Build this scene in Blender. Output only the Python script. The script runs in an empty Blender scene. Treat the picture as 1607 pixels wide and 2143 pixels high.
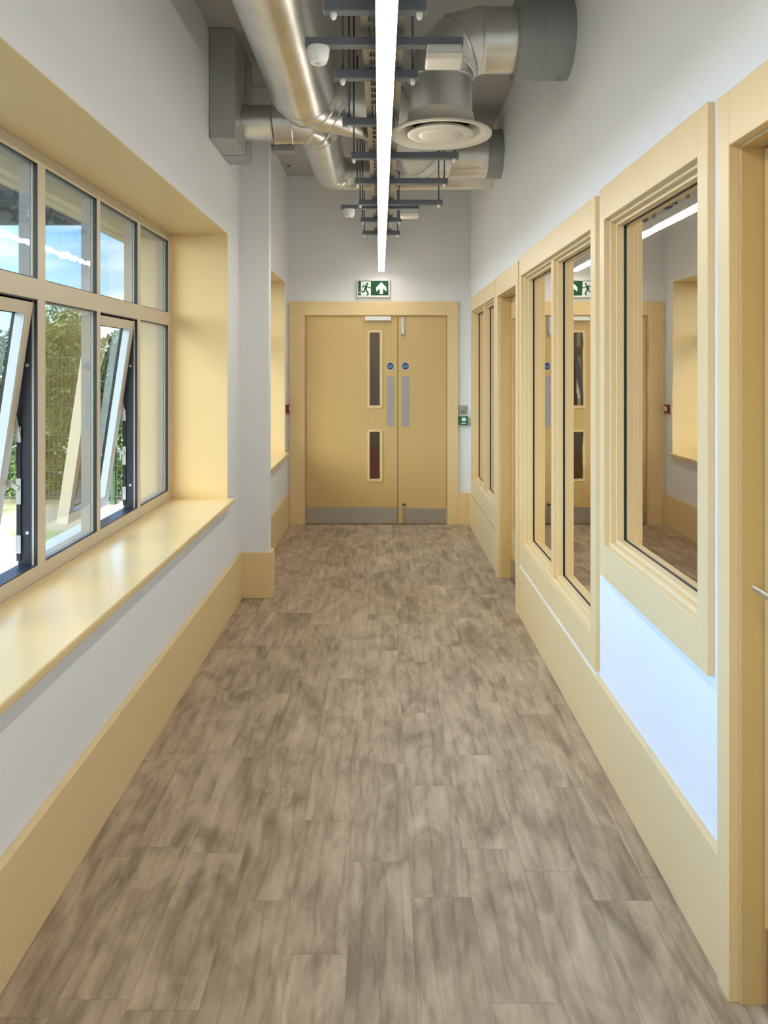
import bpy, bmesh, math, random
from mathutils import Vector, Matrix
random.seed(7)
S = bpy.context.scene
COL = S.collection

# ------------------------------------------------------------------ camera, world, sun, exposure
F_PX, VPX, VPY, CAM_H = 1650.0, 801.0, 770.0, 1.57
cam_d = bpy.data.cameras.new('camera'); cam = bpy.data.objects.new('camera', cam_d); COL.objects.link(cam)
cam_d.sensor_fit = 'HORIZONTAL'; cam_d.sensor_width = 36.0
cam_d.lens = F_PX / 1607.0 * 36.0
cam_d.shift_x = (803.5 - VPX) / 1607.0
cam_d.shift_y = -(1071.5 - VPY) / 1607.0
cam_d.clip_start = 0.02; cam_d.clip_end = 400
cam.location = (0, 0, CAM_H); cam.rotation_euler = (math.pi / 2, 0, 0)
S.camera = cam

SKY_STRENGTH = 2.6
SKY_SIDE_BOOST = 7.2
REAR_FILL_GLOW = 2.6
SUN_STRENGTH = 5.5
STRIP_STRENGTH = 24.0
LOBBY_FILL_POWER = 60.0
S.view_settings.view_transform = 'Standard'; S.view_settings.look = 'None'
S.view_settings.gamma = 1.0; S.view_settings.use_curve_mapping = False
S.view_settings.exposure = 0.06

def build_world():
    w = bpy.data.worlds.new('world'); S.world = w; w.use_nodes = True
    nt = w.node_tree; nt.nodes.clear(); N = nt.nodes.new; L = nt.links.new
    out = N('ShaderNodeOutputWorld'); bg = N('ShaderNodeBackground'); L(bg.outputs[0], out.inputs[0])
    tc = N('ShaderNodeTexCoord'); sep = N('ShaderNodeSeparateXYZ'); L(tc.outputs['Generated'], sep.inputs[0])
    ramp = N('ShaderNodeValToRGB'); L(sep.outputs[2], ramp.inputs[0])
    e = ramp.color_ramp.elements
    e[0].position = 0.0; e[0].color = (0.50, 0.72, 0.93, 1)
    e[1].position = 0.75; e[1].color = (0.12, 0.30, 0.75, 1)
    m = ramp.color_ramp.elements.new(0.2); m.color = (0.28, 0.53, 0.92, 1)
    mp = N('ShaderNodeMapping'); mp.inputs['Scale'].default_value = (3.2, 3.2, 9.0); L(tc.outputs['Generated'], mp.inputs[0])
    no = N('ShaderNodeTexNoise'); no.inputs['Scale'].default_value = 1.6; no.inputs['Detail'].default_value = 6
    L(mp.outputs[0], no.inputs[0])
    cr = N('ShaderNodeValToRGB'); L(no.outputs[0], cr.inputs[0])
    cr.color_ramp.elements[0].position = 0.44; cr.color_ramp.elements[1].position = 0.60
    mx = N('ShaderNodeMixRGB'); L(cr.outputs[0], mx.inputs[0]); L(ramp.outputs[0], mx.inputs[1])
    mx.inputs[2].default_value = (0.95, 0.98, 1.0, 1)
    # sky square to the window wall boosted and blued, added fill for the right wall
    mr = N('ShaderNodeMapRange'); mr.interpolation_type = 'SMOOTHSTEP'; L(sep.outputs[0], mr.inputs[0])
    mr.inputs[1].default_value = -0.35; mr.inputs[2].default_value = -0.85; mr.inputs[3].default_value = SKY_STRENGTH; mr.inputs[4].default_value = SKY_STRENGTH * SKY_SIDE_BOOST
    # added warm white glow in the unseen sky behind the viewer, lights the reveals
    dt = N('ShaderNodeVectorMath'); dt.operation = 'DOT_PRODUCT'; L(tc.outputs['Generated'], dt.inputs[0])
    dt.inputs[1].default_value = Vector((-0.35, -0.78, 0.52)).normalized()
    hz = N('ShaderNodeMapRange'); hz.interpolation_type = 'SMOOTHSTEP'; L(dt.outputs['Value'], hz.inputs[0])
    hz.inputs[1].default_value = 0.45; hz.inputs[2].default_value = 0.97; hz.inputs[3].default_value = 0.0; hz.inputs[4].default_value = 1.0
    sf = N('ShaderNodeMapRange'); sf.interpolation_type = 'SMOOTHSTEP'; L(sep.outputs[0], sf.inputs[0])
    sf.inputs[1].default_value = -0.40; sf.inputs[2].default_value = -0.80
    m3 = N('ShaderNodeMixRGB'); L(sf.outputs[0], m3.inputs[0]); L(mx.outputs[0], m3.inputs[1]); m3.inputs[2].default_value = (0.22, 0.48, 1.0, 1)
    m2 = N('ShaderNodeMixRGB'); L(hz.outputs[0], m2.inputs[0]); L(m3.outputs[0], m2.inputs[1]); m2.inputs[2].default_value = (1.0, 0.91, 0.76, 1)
    ad = N('ShaderNodeMath'); ad.operation = 'MULTIPLY_ADD'; L(hz.outputs[0], ad.inputs[0]); ad.inputs[1].default_value = REAR_FILL_GLOW; L(mr.outputs[0], ad.inputs[2])
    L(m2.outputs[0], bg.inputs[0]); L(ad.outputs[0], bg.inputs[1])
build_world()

sd = bpy.data.lights.new('sun', 'SUN'); sun = bpy.data.objects.new('sun', sd); COL.objects.link(sun)
sd.energy = SUN_STRENGTH; sd.angle = math.radians(0.6); sd.color = (1.0, 0.95, 0.86)
sun.rotation_euler = Vector((0.16, -0.70, 0.75)).to_track_quat('Z', 'Y').to_euler()
sun.location = (4, 0, 8)

# ------------------------------------------------------------------ materials
def nodes(name):
    m = bpy.data.materials.new(name); m.use_nodes = True
    return m, m.node_tree, m.node_tree.nodes['Principled BSDF']
def setp(b, **k):
    for key, v in k.items():
        b.inputs[key.replace('_', ' ')].default_value = v
def paint(name, col, rough=0.5, metal=0.0, var=0.03, bump=0.0, scale=6.0, coat=0.0, spec=0.5):
    m, nt, b = nodes(name); N = nt.nodes.new; L = nt.links.new
    b.inputs['Metallic'].default_value = metal
    b.inputs['Coat Weight'].default_value = coat; b.inputs['Specular IOR Level'].default_value = spec
    tc = N('ShaderNodeTexCoord'); no = N('ShaderNodeTexNoise')
    no.inputs['Scale'].default_value = scale; no.inputs['Detail'].default_value = 4; L(tc.outputs['Object'], no.inputs[0])
    mx = N('ShaderNodeMixRGB'); L(no.outputs[0], mx.inputs[0])
    mx.inputs[1].default_value = tuple(c * (1 - var) for c in col) + (1,)
    mx.inputs[2].default_value = tuple(min(1, c * (1 + var)) for c in col) + (1,)
    L(mx.outputs[0], b.inputs['Base Color'])
    mr = N('ShaderNodeMapRange'); mr.inputs[3].default_value = rough - 0.04; mr.inputs[4].default_value = rough + 0.04
    L(no.outputs[0], mr.inputs[0]); L(mr.outputs[0], b.inputs['Roughness'])
    if bump:
        n2 = N('ShaderNodeTexNoise'); n2.inputs['Scale'].default_value = 160; L(tc.outputs['Object'], n2.inputs[0])
        bp = N('ShaderNodeBump'); bp.inputs['Strength'].default_value = bump; bp.inputs['Distance'].default_value = 0.002
        L(n2.outputs[0], bp.inputs['Height']); L(bp.outputs[0], b.inputs['Normal'])
    return m

M = {}
M['white'] = paint('white_wall_paint', (0.80, 0.80, 0.79), 0.75, bump=0.25, var=0.015, scale=2)
M['ceil'] = paint('ceiling_grey_paint', (0.46, 0.45, 0.425), 0.8, var=0.05, scale=2)
M['yellow'] = paint('yellow_satin_paint', (0.80, 0.60, 0.312), 0.38, var=0.02, scale=1.5)
M['door'] = paint('yellow_door_paint', (0.64, 0.445, 0.185), 0.36, var=0.02, scale=1.5)
M['sill'] = paint('yellow_gloss_sill_paint', (0.80, 0.60, 0.31), 0.20, var=0.02, scale=1.5, spec=0.7)
M['cream'] = paint('cream_powder_coat', (0.66, 0.57, 0.42), 0.35, var=0.015)
M['outerframe'] = paint('grey_outer_frame', (0.22, 0.225, 0.23), 0.4, var=0.04)
M['outerwhite'] = paint('pale_exterior_metal', (0.55, 0.62, 0.70), 0.4, var=0.02)
M['facade'] = paint('beige_render', (0.40, 0.345, 0.25), 0.8, var=0.05)
M['black'] = paint('black_rubber', (0.012, 0.012, 0.016), 0.45, var=0.2)
M['navy'] = paint('dark_rebate_metal', (0.015, 0.019, 0.035), 0.35, var=0.2)
M['steel'] = paint('satin_stainless', (0.55, 0.54, 0.52), 0.32, metal=1.0, var=0.06, scale=5)
M['chrome'] = paint('polished_chrome', (0.8, 0.8, 0.8), 0.1, metal=1.0, var=0.02)
M['strut'] = paint('grey_strut_paint', (0.16, 0.175, 0.205), 0.4, metal=0.3, var=0.1, scale=20)
M['strutedge'] = paint('cut_steel_edge', (0.55, 0.56, 0.58), 0.4, metal=0.4)
M['rod'] = paint('threaded_rod_steel', (0.11, 0.11, 0.12), 0.4, metal=0.6)
M['tray'] = paint('galvanised_tray', (0.42, 0.40, 0.36), 0.35, metal=0.9, var=0.15, scale=15)
M['cable'] = paint('grey_cable', (0.10, 0.10, 0.11), 0.5, var=0.2)
M['plastic'] = paint('white_plastic', (0.80, 0.80, 0.77), 0.35, var=0.02)
M['dimplastic'] = paint('grey_white_plastic', (0.50, 0.51, 0.50), 0.4, var=0.02)
M['cream_plastic'] = paint('cream_opal_plastic', (0.70, 0.66, 0.56), 0.35, var=0.02)
M['collar'] = paint('grey_insulated_collar', (0.34, 0.37, 0.37), 0.45, metal=0.3, var=0.08)
M['boxsteel'] = paint('dull_galvanised_box', (0.46, 0.46, 0.44), 0.42, metal=0.5, var=0.06, scale=9)
M['red'] = paint('red_plastic', (0.22, 0.010, 0.010), 0.4)
M['green'] = paint('green_plastic', (0.010, 0.13, 0.060), 0.35)
M['signgreen'] = paint('sign_green', (0.008, 0.085, 0.032), 0.6, spec=0.25)
M['signwhite'] = paint('sign_white', (0.82, 0.88, 0.84), 0.5, spec=0.3)
M['blue'] = paint('sign_blue', (0.01, 0.06, 0.22), 0.3)
M['silver'] = paint('brushed_push_plate', (0.43, 0.42, 0.41), 0.5, metal=0.5, var=0.06)
M['darkcanopy'] = paint('dark_grey_canopy', (0.10, 0.12, 0.14), 0.6, var=0.1)
M['bark'] = paint('tree_bark', (0.12, 0.085, 0.055), 0.9, var=0.3, scale=12)
M['fence'] = paint('green_fence_wire', (0.05, 0.10, 0.06), 0.5)
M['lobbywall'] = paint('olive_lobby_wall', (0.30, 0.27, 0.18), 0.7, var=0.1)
M['redpanel'] = paint('dark_red_panel', (0.55, 0.06, 0.035), 0.6)
M['tan'] = paint('tan_lettering', (0.35, 0.22, 0.13), 0.6)

def duct_mat():
    m, nt, b = nodes('bright_galvanised_duct'); N = nt.nodes.new; L = nt.links.new
    b.inputs['Metallic'].default_value = 1.0
    tc = N('ShaderNodeTexCoord')
    no = N('ShaderNodeTexNoise'); no.inputs['Scale'].default_value = 4; no.inputs['Detail'].default_value = 5; L(tc.outputs['Object'], no.inputs[0])
    cr = N('ShaderNodeValToRGB'); L(no.outputs[0], cr.inputs[0])
    cr.color_ramp.elements[0].position = 0.3; cr.color_ramp.elements[0].color = (0.66, 0.66, 0.64, 1)
    cr.color_ramp.elements[1].position = 0.7; cr.color_ramp.elements[1].color = (0.82, 0.82, 0.80, 1)
    L(cr.outputs[0], b.inputs['Base Color'])
    b.inputs['Roughness'].default_value = 0.30
    n2 = N('ShaderNodeTexNoise'); n2.inputs['Scale'].default_value = 7; n2.inputs['Detail'].default_value = 2; L(tc.outputs['Object'], n2.inputs[0])
    bp = N('ShaderNodeBump'); bp.inputs['Strength'].default_value = 0.25; bp.inputs['Distance'].default_value = 0.01
    L(n2.outputs[0], bp.inputs['Height']); L(bp.outputs[0], b.inputs['Normal'])
    return m
M['duct'] = duct_mat()

def glass_mat(name, tint, base_refl, wav=0.12, refl_col=(1, 1, 1)):
    m = bpy.data.materials.new(name); m.use_nodes = True; nt = m.node_tree; nt.nodes.clear()
    N = nt.nodes.new; L = nt.links.new
    out = N('ShaderNodeOutputMaterial'); mix = N('ShaderNodeMixShader'); L(mix.outputs[0], out.inputs[0])
    tr = N('ShaderNodeBsdfTransparent'); tr.inputs[0].default_value = tint + (1,)
    gl = N('ShaderNodeBsdfGlossy'); gl.inputs[0].default_value = refl_col + (1,); gl.inputs['Roughness'].default_value = 0.015
    lw = N('ShaderNodeFresnel'); lw.inputs['IOR'].default_value = 1.5
    ma = N('ShaderNodeMath'); ma.operation = 'MULTIPLY_ADD'; ma.use_clamp = True
    L(lw.outputs[0], ma.inputs[0]); ma.inputs[1].default_value = 1.7; ma.inputs[2].default_value = base_refl
    geo = N('ShaderNodeNewGeometry'); inv = N('ShaderNodeMath'); inv.operation = 'SUBTRACT'; inv.inputs[0].default_value = 1.0
    L(geo.outputs['Backfacing'], inv.inputs[1]); mu = N('ShaderNodeMath'); mu.operation = 'MULTIPLY'
    L(ma.outputs[0], mu.inputs[0]); L(inv.outputs[0], mu.inputs[1])   # only the entry face mirrors; the pane's far face lets the light out
    L(mu.outputs[0], mix.inputs[0]); L(tr.outputs[0], mix.inputs[1]); L(gl.outputs[0], mix.inputs[2])
    tc = N('ShaderNodeTexCoord'); no = N('ShaderNodeTexNoise'); no.inputs['Scale'].default_value = 5
    L(tc.outputs['Object'], no.inputs[0]); bp = N('ShaderNodeBump'); bp.inputs['Strength'].default_value = wav
    bp.inputs['Distance'].default_value = 0.004; L(no.outputs[0], bp.inputs['Height']); L(bp.outputs[0], gl.inputs['Normal'])
    return m
M['glass'] = glass_mat('window_glass', (0.72, 0.78, 0.78), 0.06, wav=0.35)
M['filmglass'] = glass_mat('reflective_film_glass', (0.30, 0.27, 0.25), 0.60, wav=0.05, refl_col=(0.93, 0.88, 0.82))
M['doorglass'] = glass_mat('door_vision_glass', (0.45, 0.42, 0.36), 0.02, wav=0.03)

def emit_mat():
    m, nt, b = nodes('lit_opal_diffuser'); N = nt.nodes.new
    b.inputs['Base Color'].default_value = (0.9, 0.9, 0.88, 1)
    b.inputs['Emission Color'].default_value = (1.0, 0.94, 0.84, 1); b.inputs['Emission Strength'].default_value = STRIP_STRENGTH
    return m
M['lit'] = emit_mat()

def floor_mat():
    m, nt, b = nodes('wood_plank_vinyl'); N = nt.nodes.new; L = nt.links.new
    def math_(op, a, c=None, d=None):
        n = N('ShaderNodeMath'); n.operation = op
        for i, v in enumerate((a, c, d)):
            if v is None: continue
            if isinstance(v, (int, float)): n.inputs[i].default_value = v
            else: L(v, n.inputs[i])
        return n.outputs[0]
    tc = N('ShaderNodeTexCoord'); sep = N('ShaderNodeSeparateXYZ'); L(tc.outputs['Object'], sep.inputs[0])
    u = math_('MULTIPLY_ADD', sep.outputs[0], 1 / 0.178, 50.23)
    iu = math_('FLOOR', u); fu = math_('SUBTRACT', u, iu)
    wn = N('ShaderNodeTexWhiteNoise'); wn.noise_dimensions = '1D'; L(iu, wn.inputs['W'])
    v = math_('MULTIPLY_ADD', sep.outputs[1], 1 / 0.625, 30.0); v = math_('ADD', v, wn.outputs['Value'])
    iv = math_('FLOOR', v); fv = math_('SUBTRACT', v, iv)
    cid = N('ShaderNodeCombineXYZ'); L(iu, cid.inputs[0]); L(iv, cid.inputs[1])
    wid = N('ShaderNodeTexWhiteNoise'); wid.noise_dimensions = '3D'; L(cid.outputs[0], wid.inputs['Vector'])
    # grain: stretched noise shifted per plank
    sc = N('ShaderNodeVectorMath'); sc.operation = 'SCALE'; L(wid.outputs['Color'], sc.inputs[0]); sc.inputs['Scale'].default_value = 40
    ad = N('ShaderNodeVectorMath'); ad.operation = 'ADD'; L(tc.outputs['Object'], ad.inputs[0]); L(sc.outputs[0], ad.inputs[1])
    def noise(scale, sx, sy, det, dist, rough=0.55):
        mp = N('ShaderNodeMapping'); mp.inputs['Scale'].default_value = (sx, sy, 1); L(ad.outputs[0], mp.inputs[0])
        n = N('ShaderNodeTexNoise'); n.inputs['Scale'].default_value = scale; n.inputs['Detail'].default_value = det
        n.inputs['Distortion'].default_value = dist; n.inputs['Roughness'].default_value = rough
        L(mp.outputs[0], n.inputs[0]); return n.outputs[0]
    broad = noise(1.0, 7.0, 2.6, 4, 1.1)
    mid = noise(1.0, 17.0, 4.0, 4, 1.4)
    fine = noise(1.0, 55.0, 6.0, 5, 0.8, 0.6)
    wv = N('ShaderNodeTexWave'); wv.wave_type = 'BANDS'; wv.bands_direction = 'X'; wv.wave_profile = 'SIN'
    mpw = N('ShaderNodeMapping'); mpw.inputs['Scale'].default_value = (5, 1.0, 1); L(ad.outputs[0], mpw.inputs[0]); L(mpw.outputs[0], wv.inputs[0])
    wv.inputs['Scale'].default_value = 1.0; wv.inputs['Distortion'].default_value = 7.0
    wv.inputs['Detail'].default_value = 4; wv.inputs['Detail Scale'].default_value = 0.9; wv.inputs['Detail Roughness'].default_value = 0.6
    st = noise(1.0, 15.0, 1.5, 3, 0.8)
    sm = N('ShaderNodeMapRange'); sm.interpolation_type = 'SMOOTHSTEP'; L(st, sm.inputs[0]); sm.inputs[1].default_value = 0.53; sm.inputs[2].default_value = 0.585
    st2 = noise(1.0, 11.0, 2.0, 4, 1.2, 0.6)
    sn = N('ShaderNodeMapRange'); sn.interpolation_type = 'SMOOTHSTEP'; L(st2, sn.inputs[0]); sn.inputs[1].default_value = 0.40; sn.inputs[2].default_value = 0.44
    vein = math_('POWER', wv.outputs['Fac'], 14.0); vein = math_('MULTIPLY', vein, math_('MULTIPLY', mid, 0.12))
    g = math_('MULTIPLY', broad, 0.60); g = math_('MULTIPLY_ADD', mid, 0.26, g); g = math_('MULTIPLY_ADD', fine, 0.11, g)
    g = math_('MULTIPLY_ADD', wid.outputs['Value'], 0.04, g); g = math_('SUBTRACT', g, vein)
    g = math_('MULTIPLY_ADD', sm.outputs[0], 0.038, g); g = math_('MULTIPLY_ADD', sn.outputs[0], 0.032, g); g = math_('SUBTRACT', g, 0.036)
    cr = N('ShaderNodeValToRGB'); L(g, cr.inputs[0]); e = cr.color_ramp.elements
    e[0].position = 0.35; e[0].color = (0.228, 0.166, 0.110, 1)
    e[1].position = 0.68; e[1].color = (0.620, 0.492, 0.356, 1)
    k = e.new(0.50); k.color = (0.402, 0.312, 0.216, 1)
    # thin joints
    ju = math_('MINIMUM', fu, math_('SUBTRACT', 1.0, fu)); ju = math_('LESS_THAN', ju, 0.006)
    jv = math_('MINIMUM', fv, math_('SUBTRACT', 1.0, fv)); jv = math_('LESS_THAN', jv, 0.0025)
    j = math_('MULTIPLY', math_('MAXIMUM', ju, jv), 0.30)
    mx = N('ShaderNodeMixRGB'); L(j, mx.inputs[0]); L(cr.outputs[0], mx.inputs[1]); mx.inputs[2].default_value = (0.12, 0.09, 0.065, 1)
    L(mx.outputs[0], b.inputs['Base Color']); b.inputs['Roughness'].default_value = 0.48
    bp = N('ShaderNodeBump'); bp.inputs['Strength'].default_value = 0.12; bp.inputs['Distance'].default_value = 0.002
    L(fine, bp.inputs['Height']); L(bp.outputs[0], b.inputs['Normal'])
    return m
M['floor'] = floor_mat()

def soffit_mat():
    m, nt, b = nodes('ribbed_beige_soffit'); N = nt.nodes.new; L = nt.links.new
    tc = N('ShaderNodeTexCoord'); wv = N('ShaderNodeTexWave'); wv.bands_direction = 'X'; wv.inputs['Scale'].default_value = 3.2
    L(tc.outputs['Object'], wv.inputs[0]); cr = N('ShaderNodeValToRGB'); L(wv.outputs['Fac'], cr.inputs[0])
    cr.color_ramp.elements[0].color = (0.42, 0.35, 0.25, 1); cr.color_ramp.elements[1].color = (0.62, 0.53, 0.38, 1)
    L(cr.outputs[0], b.inputs['Base Color']); b.inputs['Roughness'].default_value = 0.7
    return m
M['soffit'] = soffit_mat()
def ground_mat():
    m, nt, b = nodes('patchy_grass_gravel'); N = nt.nodes.new; L = nt.links.new
    tc = N('ShaderNodeTexCoord'); no = N('ShaderNodeTexNoise'); no.inputs['Scale'].default_value = 1.6; no.inputs['Detail'].default_value = 8
    L(tc.outputs['Object'], no.inputs[0]); cr = N('ShaderNodeValToRGB'); L(no.outputs[0], cr.inputs[0])
    cr.color_ramp.elements[0].position = 0.36; cr.color_ramp.elements[0].color = (0.17, 0.22, 0.08, 1)
    cr.color_ramp.elements[1].position = 0.50; cr.color_ramp.elements[1].color = (0.36, 0.32, 0.25, 1)
    L(cr.outputs[0], b.inputs['Base Color']); b.inputs['Roughness'].default_value = 0.95
    return m
M['ground'] = ground_mat()
def leaf_mat(name, a, c):
    m, nt, b = nodes(name); N = nt.nodes.new; L = nt.links.new
    tc = N('ShaderNodeTexCoord'); no = N('ShaderNodeTexNoise'); no.inputs['Scale'].default_value = 3.0; no.inputs['Detail'].default_value = 3
    L(tc.outputs['Object'], no.inputs[0]); cr = N('ShaderNodeValToRGB'); L(no.outputs[0], cr.inputs[0])
    cr.color_ramp.elements[0].position = 0.35; cr.color_ramp.elements[0].color = a + (1,)
    cr.color_ramp.elements[1].position = 0.65; cr.color_ramp.elements[1].color = c + (1,)
    L(cr.outputs[0], b.inputs['Base Color']); b.inputs['Roughness'].default_value = 0.6
    return m
M['leaf'] = leaf_mat('hedge_leaves', (0.07, 0.14, 0.035), (0.22, 0.32, 0.08))
M['leaf2'] = leaf_mat('tree_leaves', (0.20, 0.24, 0.06), (0.52, 0.54, 0.20))

# ------------------------------------------------------------------ mesh helpers
ORG = {}   # world origin of every object
class MB:
    def __init__(s): s.bm = bmesh.new(); s.mi = 0
    def face(s, vs, smooth=False):
        try: f = s.bm.faces.new(vs)
        except ValueError: return None
        f.material_index = s.mi; f.smooth = smooth; return f
    def box(s, x0, x1, y0, y1, z0, z1, mat=None):
        x0, x1 = min(x0, x1), max(x0, x1); y0, y1 = min(y0, y1), max(y0, y1); z0, z1 = min(z0, z1), max(z0, z1)
        v = [s.bm.verts.new(Vector(p)) for p in ((x0,y0,z0),(x1,y0,z0),(x1,y1,z0),(x0,y1,z0),(x0,y0,z1),(x1,y0,z1),(x1,y1,z1),(x0,y1,z1))]
        if mat is not None:
            for q in v: q.co = mat @ q.co
        for a in ((0,3,2,1),(4,5,6,7),(0,1,5,4),(1,2,6,5),(2,3,7,6),(3,0,4,7)): s.face([v[i] for i in a])
        return s
    def ring(s, c, ax, r, n, ref=None):
        ax = ax.normalized(); ref = ref or (Vector((0,0,1)) if abs(ax.z) < 0.9 else Vector((1,0,0)))
        a = ax.cross(ref).normalized(); b = ax.cross(a).normalized()
        return [s.bm.verts.new(c + a * math.cos(2*math.pi*i/n) * r + b * math.sin(2*math.pi*i/n) * r) for i in range(n)]
    def cyl(s, p0, p1, r, n=24, r1=None, caps=True, smooth=True):
        p0, p1 = Vector(p0), Vector(p1); ax = p1 - p0
        A = s.ring(p0, ax, r, n); B = s.ring(p1, ax, r if r1 is None else r1, n)
        for i in range(n): s.face([A[i], A[(i+1) % n], B[(i+1) % n], B[i]], smooth)
        if caps: s.face(A[::-1]); s.face(B)
        return s
    def sweep(s, pts, r, n=32, caps=True, radii=None):
        """mitred tube along a polyline lying in the open"""
        pts = [Vector(p) for p in pts]; k = len(pts); rings = []; up = None
        for i, p in enumerate(pts):
            d0 = (p - pts[i-1]).normalized() if i else None; d1 = (pts[i+1] - p).normalized() if i < k-1 else None
            t = (d0 + d1).normalized() if d0 and d1 else (d0 or d1)
            d = d1 or d0
            if up is None:
                up = Vector((0,0,1)) if abs(d.z) < 0.9 else Vector((0,1,0))
            rr = radii[i] if radii else r
            dd = d0 or d1
            a = dd.cross(up)
            a.normalize(); b = dd.cross(a).normalized(); up = -b if (-b).dot(up) > 0 else b
            ring = []
            for j in range(n):
                o = a * math.cos(2*math.pi*j/n) * rr + b * math.sin(2*math.pi*j/n) * rr
                # slide along the incoming direction on to the mitre plane
                if d0 and d1:
                    den = dd.dot(t)
                    o = o - dd * (o.dot(t) / den)
                ring.append(s.bm.verts.new(p + o))
            rings.append(ring)
        for A, B in zip(rings, rings[1:]):
            for j in range(n): s.face([A[j], A[(j+1) % n], B[(j+1) % n], B[j]], True)
        if caps: s.face(rings[0][::-1]); s.face(rings[-1])
        return s
    def lathe(s, prof, c, n=48):
        c = Vector(c); rings = [[s.bm.verts.new(c + Vector((math.cos(2*math.pi*j/n)*r, math.sin(2*math.pi*j/n)*r, z))) for j in range(n)] for r, z in prof]
        for A, B in zip(rings, rings[1:]):
            for j in range(n): s.face([A[j], A[(j+1) % n], B[(j+1) % n], B[j]], True)
        s.face(rings[0][::-1]); s.face(rings[-1]); return s
    def prism(s, poly, fn, t0, t1):
        """poly in 2-D, fn(u, v, t) -> 3-D"""
        A = [s.bm.verts.new(Vector(fn(u, v, t0))) for u, v in poly]; B = [s.bm.verts.new(Vector(fn(u, v, t1))) for u, v in poly]
        n = len(poly)
        s.face(A[::-1]); s.face(B)
        for i in range(n): s.face([A[i], A[(i+1) % n], B[(i+1) % n], B[i]])
        return s
    def torus(s, c, ax, R, r, n=40, m=6):
        c = Vector(c); ax = Vector(ax).normalized(); ref = Vector((0,0,1)) if abs(ax.z) < 0.9 else Vector((1,0,0))
        a = ax.cross(ref).normalized(); b = ax.cross(a).normalized(); V = []
        for i in range(n):
            o = a * math.cos(2*math.pi*i/n) + b * math.sin(2*math.pi*i/n)
            V.append([s.bm.verts.new(c + o * (R + r*math.cos(2*math.pi*j/m)) + ax * r * math.sin(2*math.pi*j/m)) for j in range(m)])
        for i in range(n):
            for j in range(m): s.face([V[i][j], V[(i+1)%n][j], V[(i+1)%n][(j+1)%m], V[i][(j+1)%m]], True)
        return s
    def build(s, name, mats, parent=None, bevel=0.0, sharp=None):
        if not isinstance(mats, (list, tuple)): mats = [mats]
        bm = s.bm; bmesh.ops.recalc_face_normals(bm, faces=bm.faces)
        xs = [v.co for v in bm.verts]
        lo = Vector((min(v.x for v in xs), min(v.y for v in xs), min(v.z for v in xs)))
        hi = Vector((max(v.x for v in xs), max(v.y for v in xs), max(v.z for v in xs)))
        org = Vector(((lo.x+hi.x)/2, (lo.y+hi.y)/2, lo.z))
        for v in bm.verts: v.co -= org
        me = bpy.data.meshes.new(name); bm.to_mesh(me); bm.free()
        for m in mats: me.materials.append(M[m] if isinstance(m, str) else m)
        if sharp: me.set_sharp_from_angle(angle=math.radians(sharp))
        o = bpy.data.objects.new(name, me); COL.objects.link(o)
        if parent is not None: o.parent = parent; o.location = org - ORG[parent]
        else: o.location = org
        ORG[o] = org
        if bevel:
            b = o.modifiers.new('bevel', 'BEVEL'); b.width = bevel; b.segments = 2; b.limit_method = 'ANGLE'; b.angle_limit = math.radians(40)
        return o

def tag(o, label=None, cat=None, group=None, kind=None):
    if label: o['label'] = label
    if cat: o['category'] = cat
    if group: o['group'] = group
    if kind: o['kind'] = kind
    return o
def thing(name, loc, label, cat, group=None, kind=None):
    o = bpy.data.objects.new(name, None); o.empty_display_size = 0.1; COL.objects.link(o)
    o.location = loc; ORG[o] = Vector(loc); return tag(o, label, cat, group, kind)
def struct(mb, name, mats, label, cat, **k):
    return tag(mb.build(name, mats, **k), label, cat, kind='structure')

# ------------------------------------------------------------------ dimensions
XL, XLF = -0.981, -0.957          # left wall near / far part
XR = 0.882                        # right wall
YE, YB = 7.91, -4.0               # end wall, back wall
ZC = 3.49                         # ceiling
XW = -1.341                       # inner face of the window frames
XO = -1.57                        # outer face of the facade
W1 = (1.225, 4.985, 0.742, 2.42)  # window openings y0 y1 z0 z1
W2 = (5.78, 7.70, 0.742, 2.41)
W3 = (-2.9, 0.62, 0.742, 2.42)

def wall_x(mb, xa, xb, y0, y1, z0, z1, ops):
    ops = sorted(ops); y = y0
    for (a, b, c, d) in ops:
        if a > y: mb.box(xa, xb, y, a, z0, z1)
        if c > z0: mb.box(xa, xb, a, b, z0, c)
        if d < z1: mb.box(xa, xb, a, b, d, z1)
        y = b
    if y < y1: mb.box(xa, xb, y, y1, z0, z1)
    return mb

# ------------------------------------------------------------------ the setting
struct(MB().box(XO, 3.6, YB - 0.2, 10.8, -0.12, 0.0), 'floor', 'floor', 'grey brown wood plank vinyl floor running down the corridor', 'floor')
struct(MB().box(XO, 3.6, YB - 0.2, 10.8, ZC, ZC + 0.25), 'ceiling', 'ceil', 'grey ceiling slab high above the ducts', 'ceiling')
mb = MB(); wall_x(mb, -1.42, XL, YB, 5.44, 0, ZC, [W3, W1]); mb.box(-1.42, XLF, 5.44, W2[0], 0, ZC)
wall_x(mb, -1.42, XLF, W2[0], YE, 0, ZC, [W2]); 
struct(mb, 'wall_left', 'white', 'white left wall with deep yellow window openings', 'wall')
mb = MB(); wall_x(mb, XO, -1.42, YB, 11.0, -0.2, 3.9, [(a, b, c - 0.03, d - 0.02) for a, b, c, d in (W3, W1, W2)])
struct(mb, 'wall_facade', 'facade', 'beige rendered outer face of the left wall', 'wall')
struct(MB().box(-1.0, -0.779, 5.389, 5.49, 0, ZC), 'wall_pier', 'white', 'slim white pier projecting from the left wall between the windows', 'wall')
RW = [(2.163, 3.075, 0.878, 2.148), (3.275, 4.925, 0.47, 2.145), (6.115, 7.69, 0.487, 2.12), (1.14, 1.95, 0, 2.12), (5.086, 5.895, 0, 2.105)]
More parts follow.
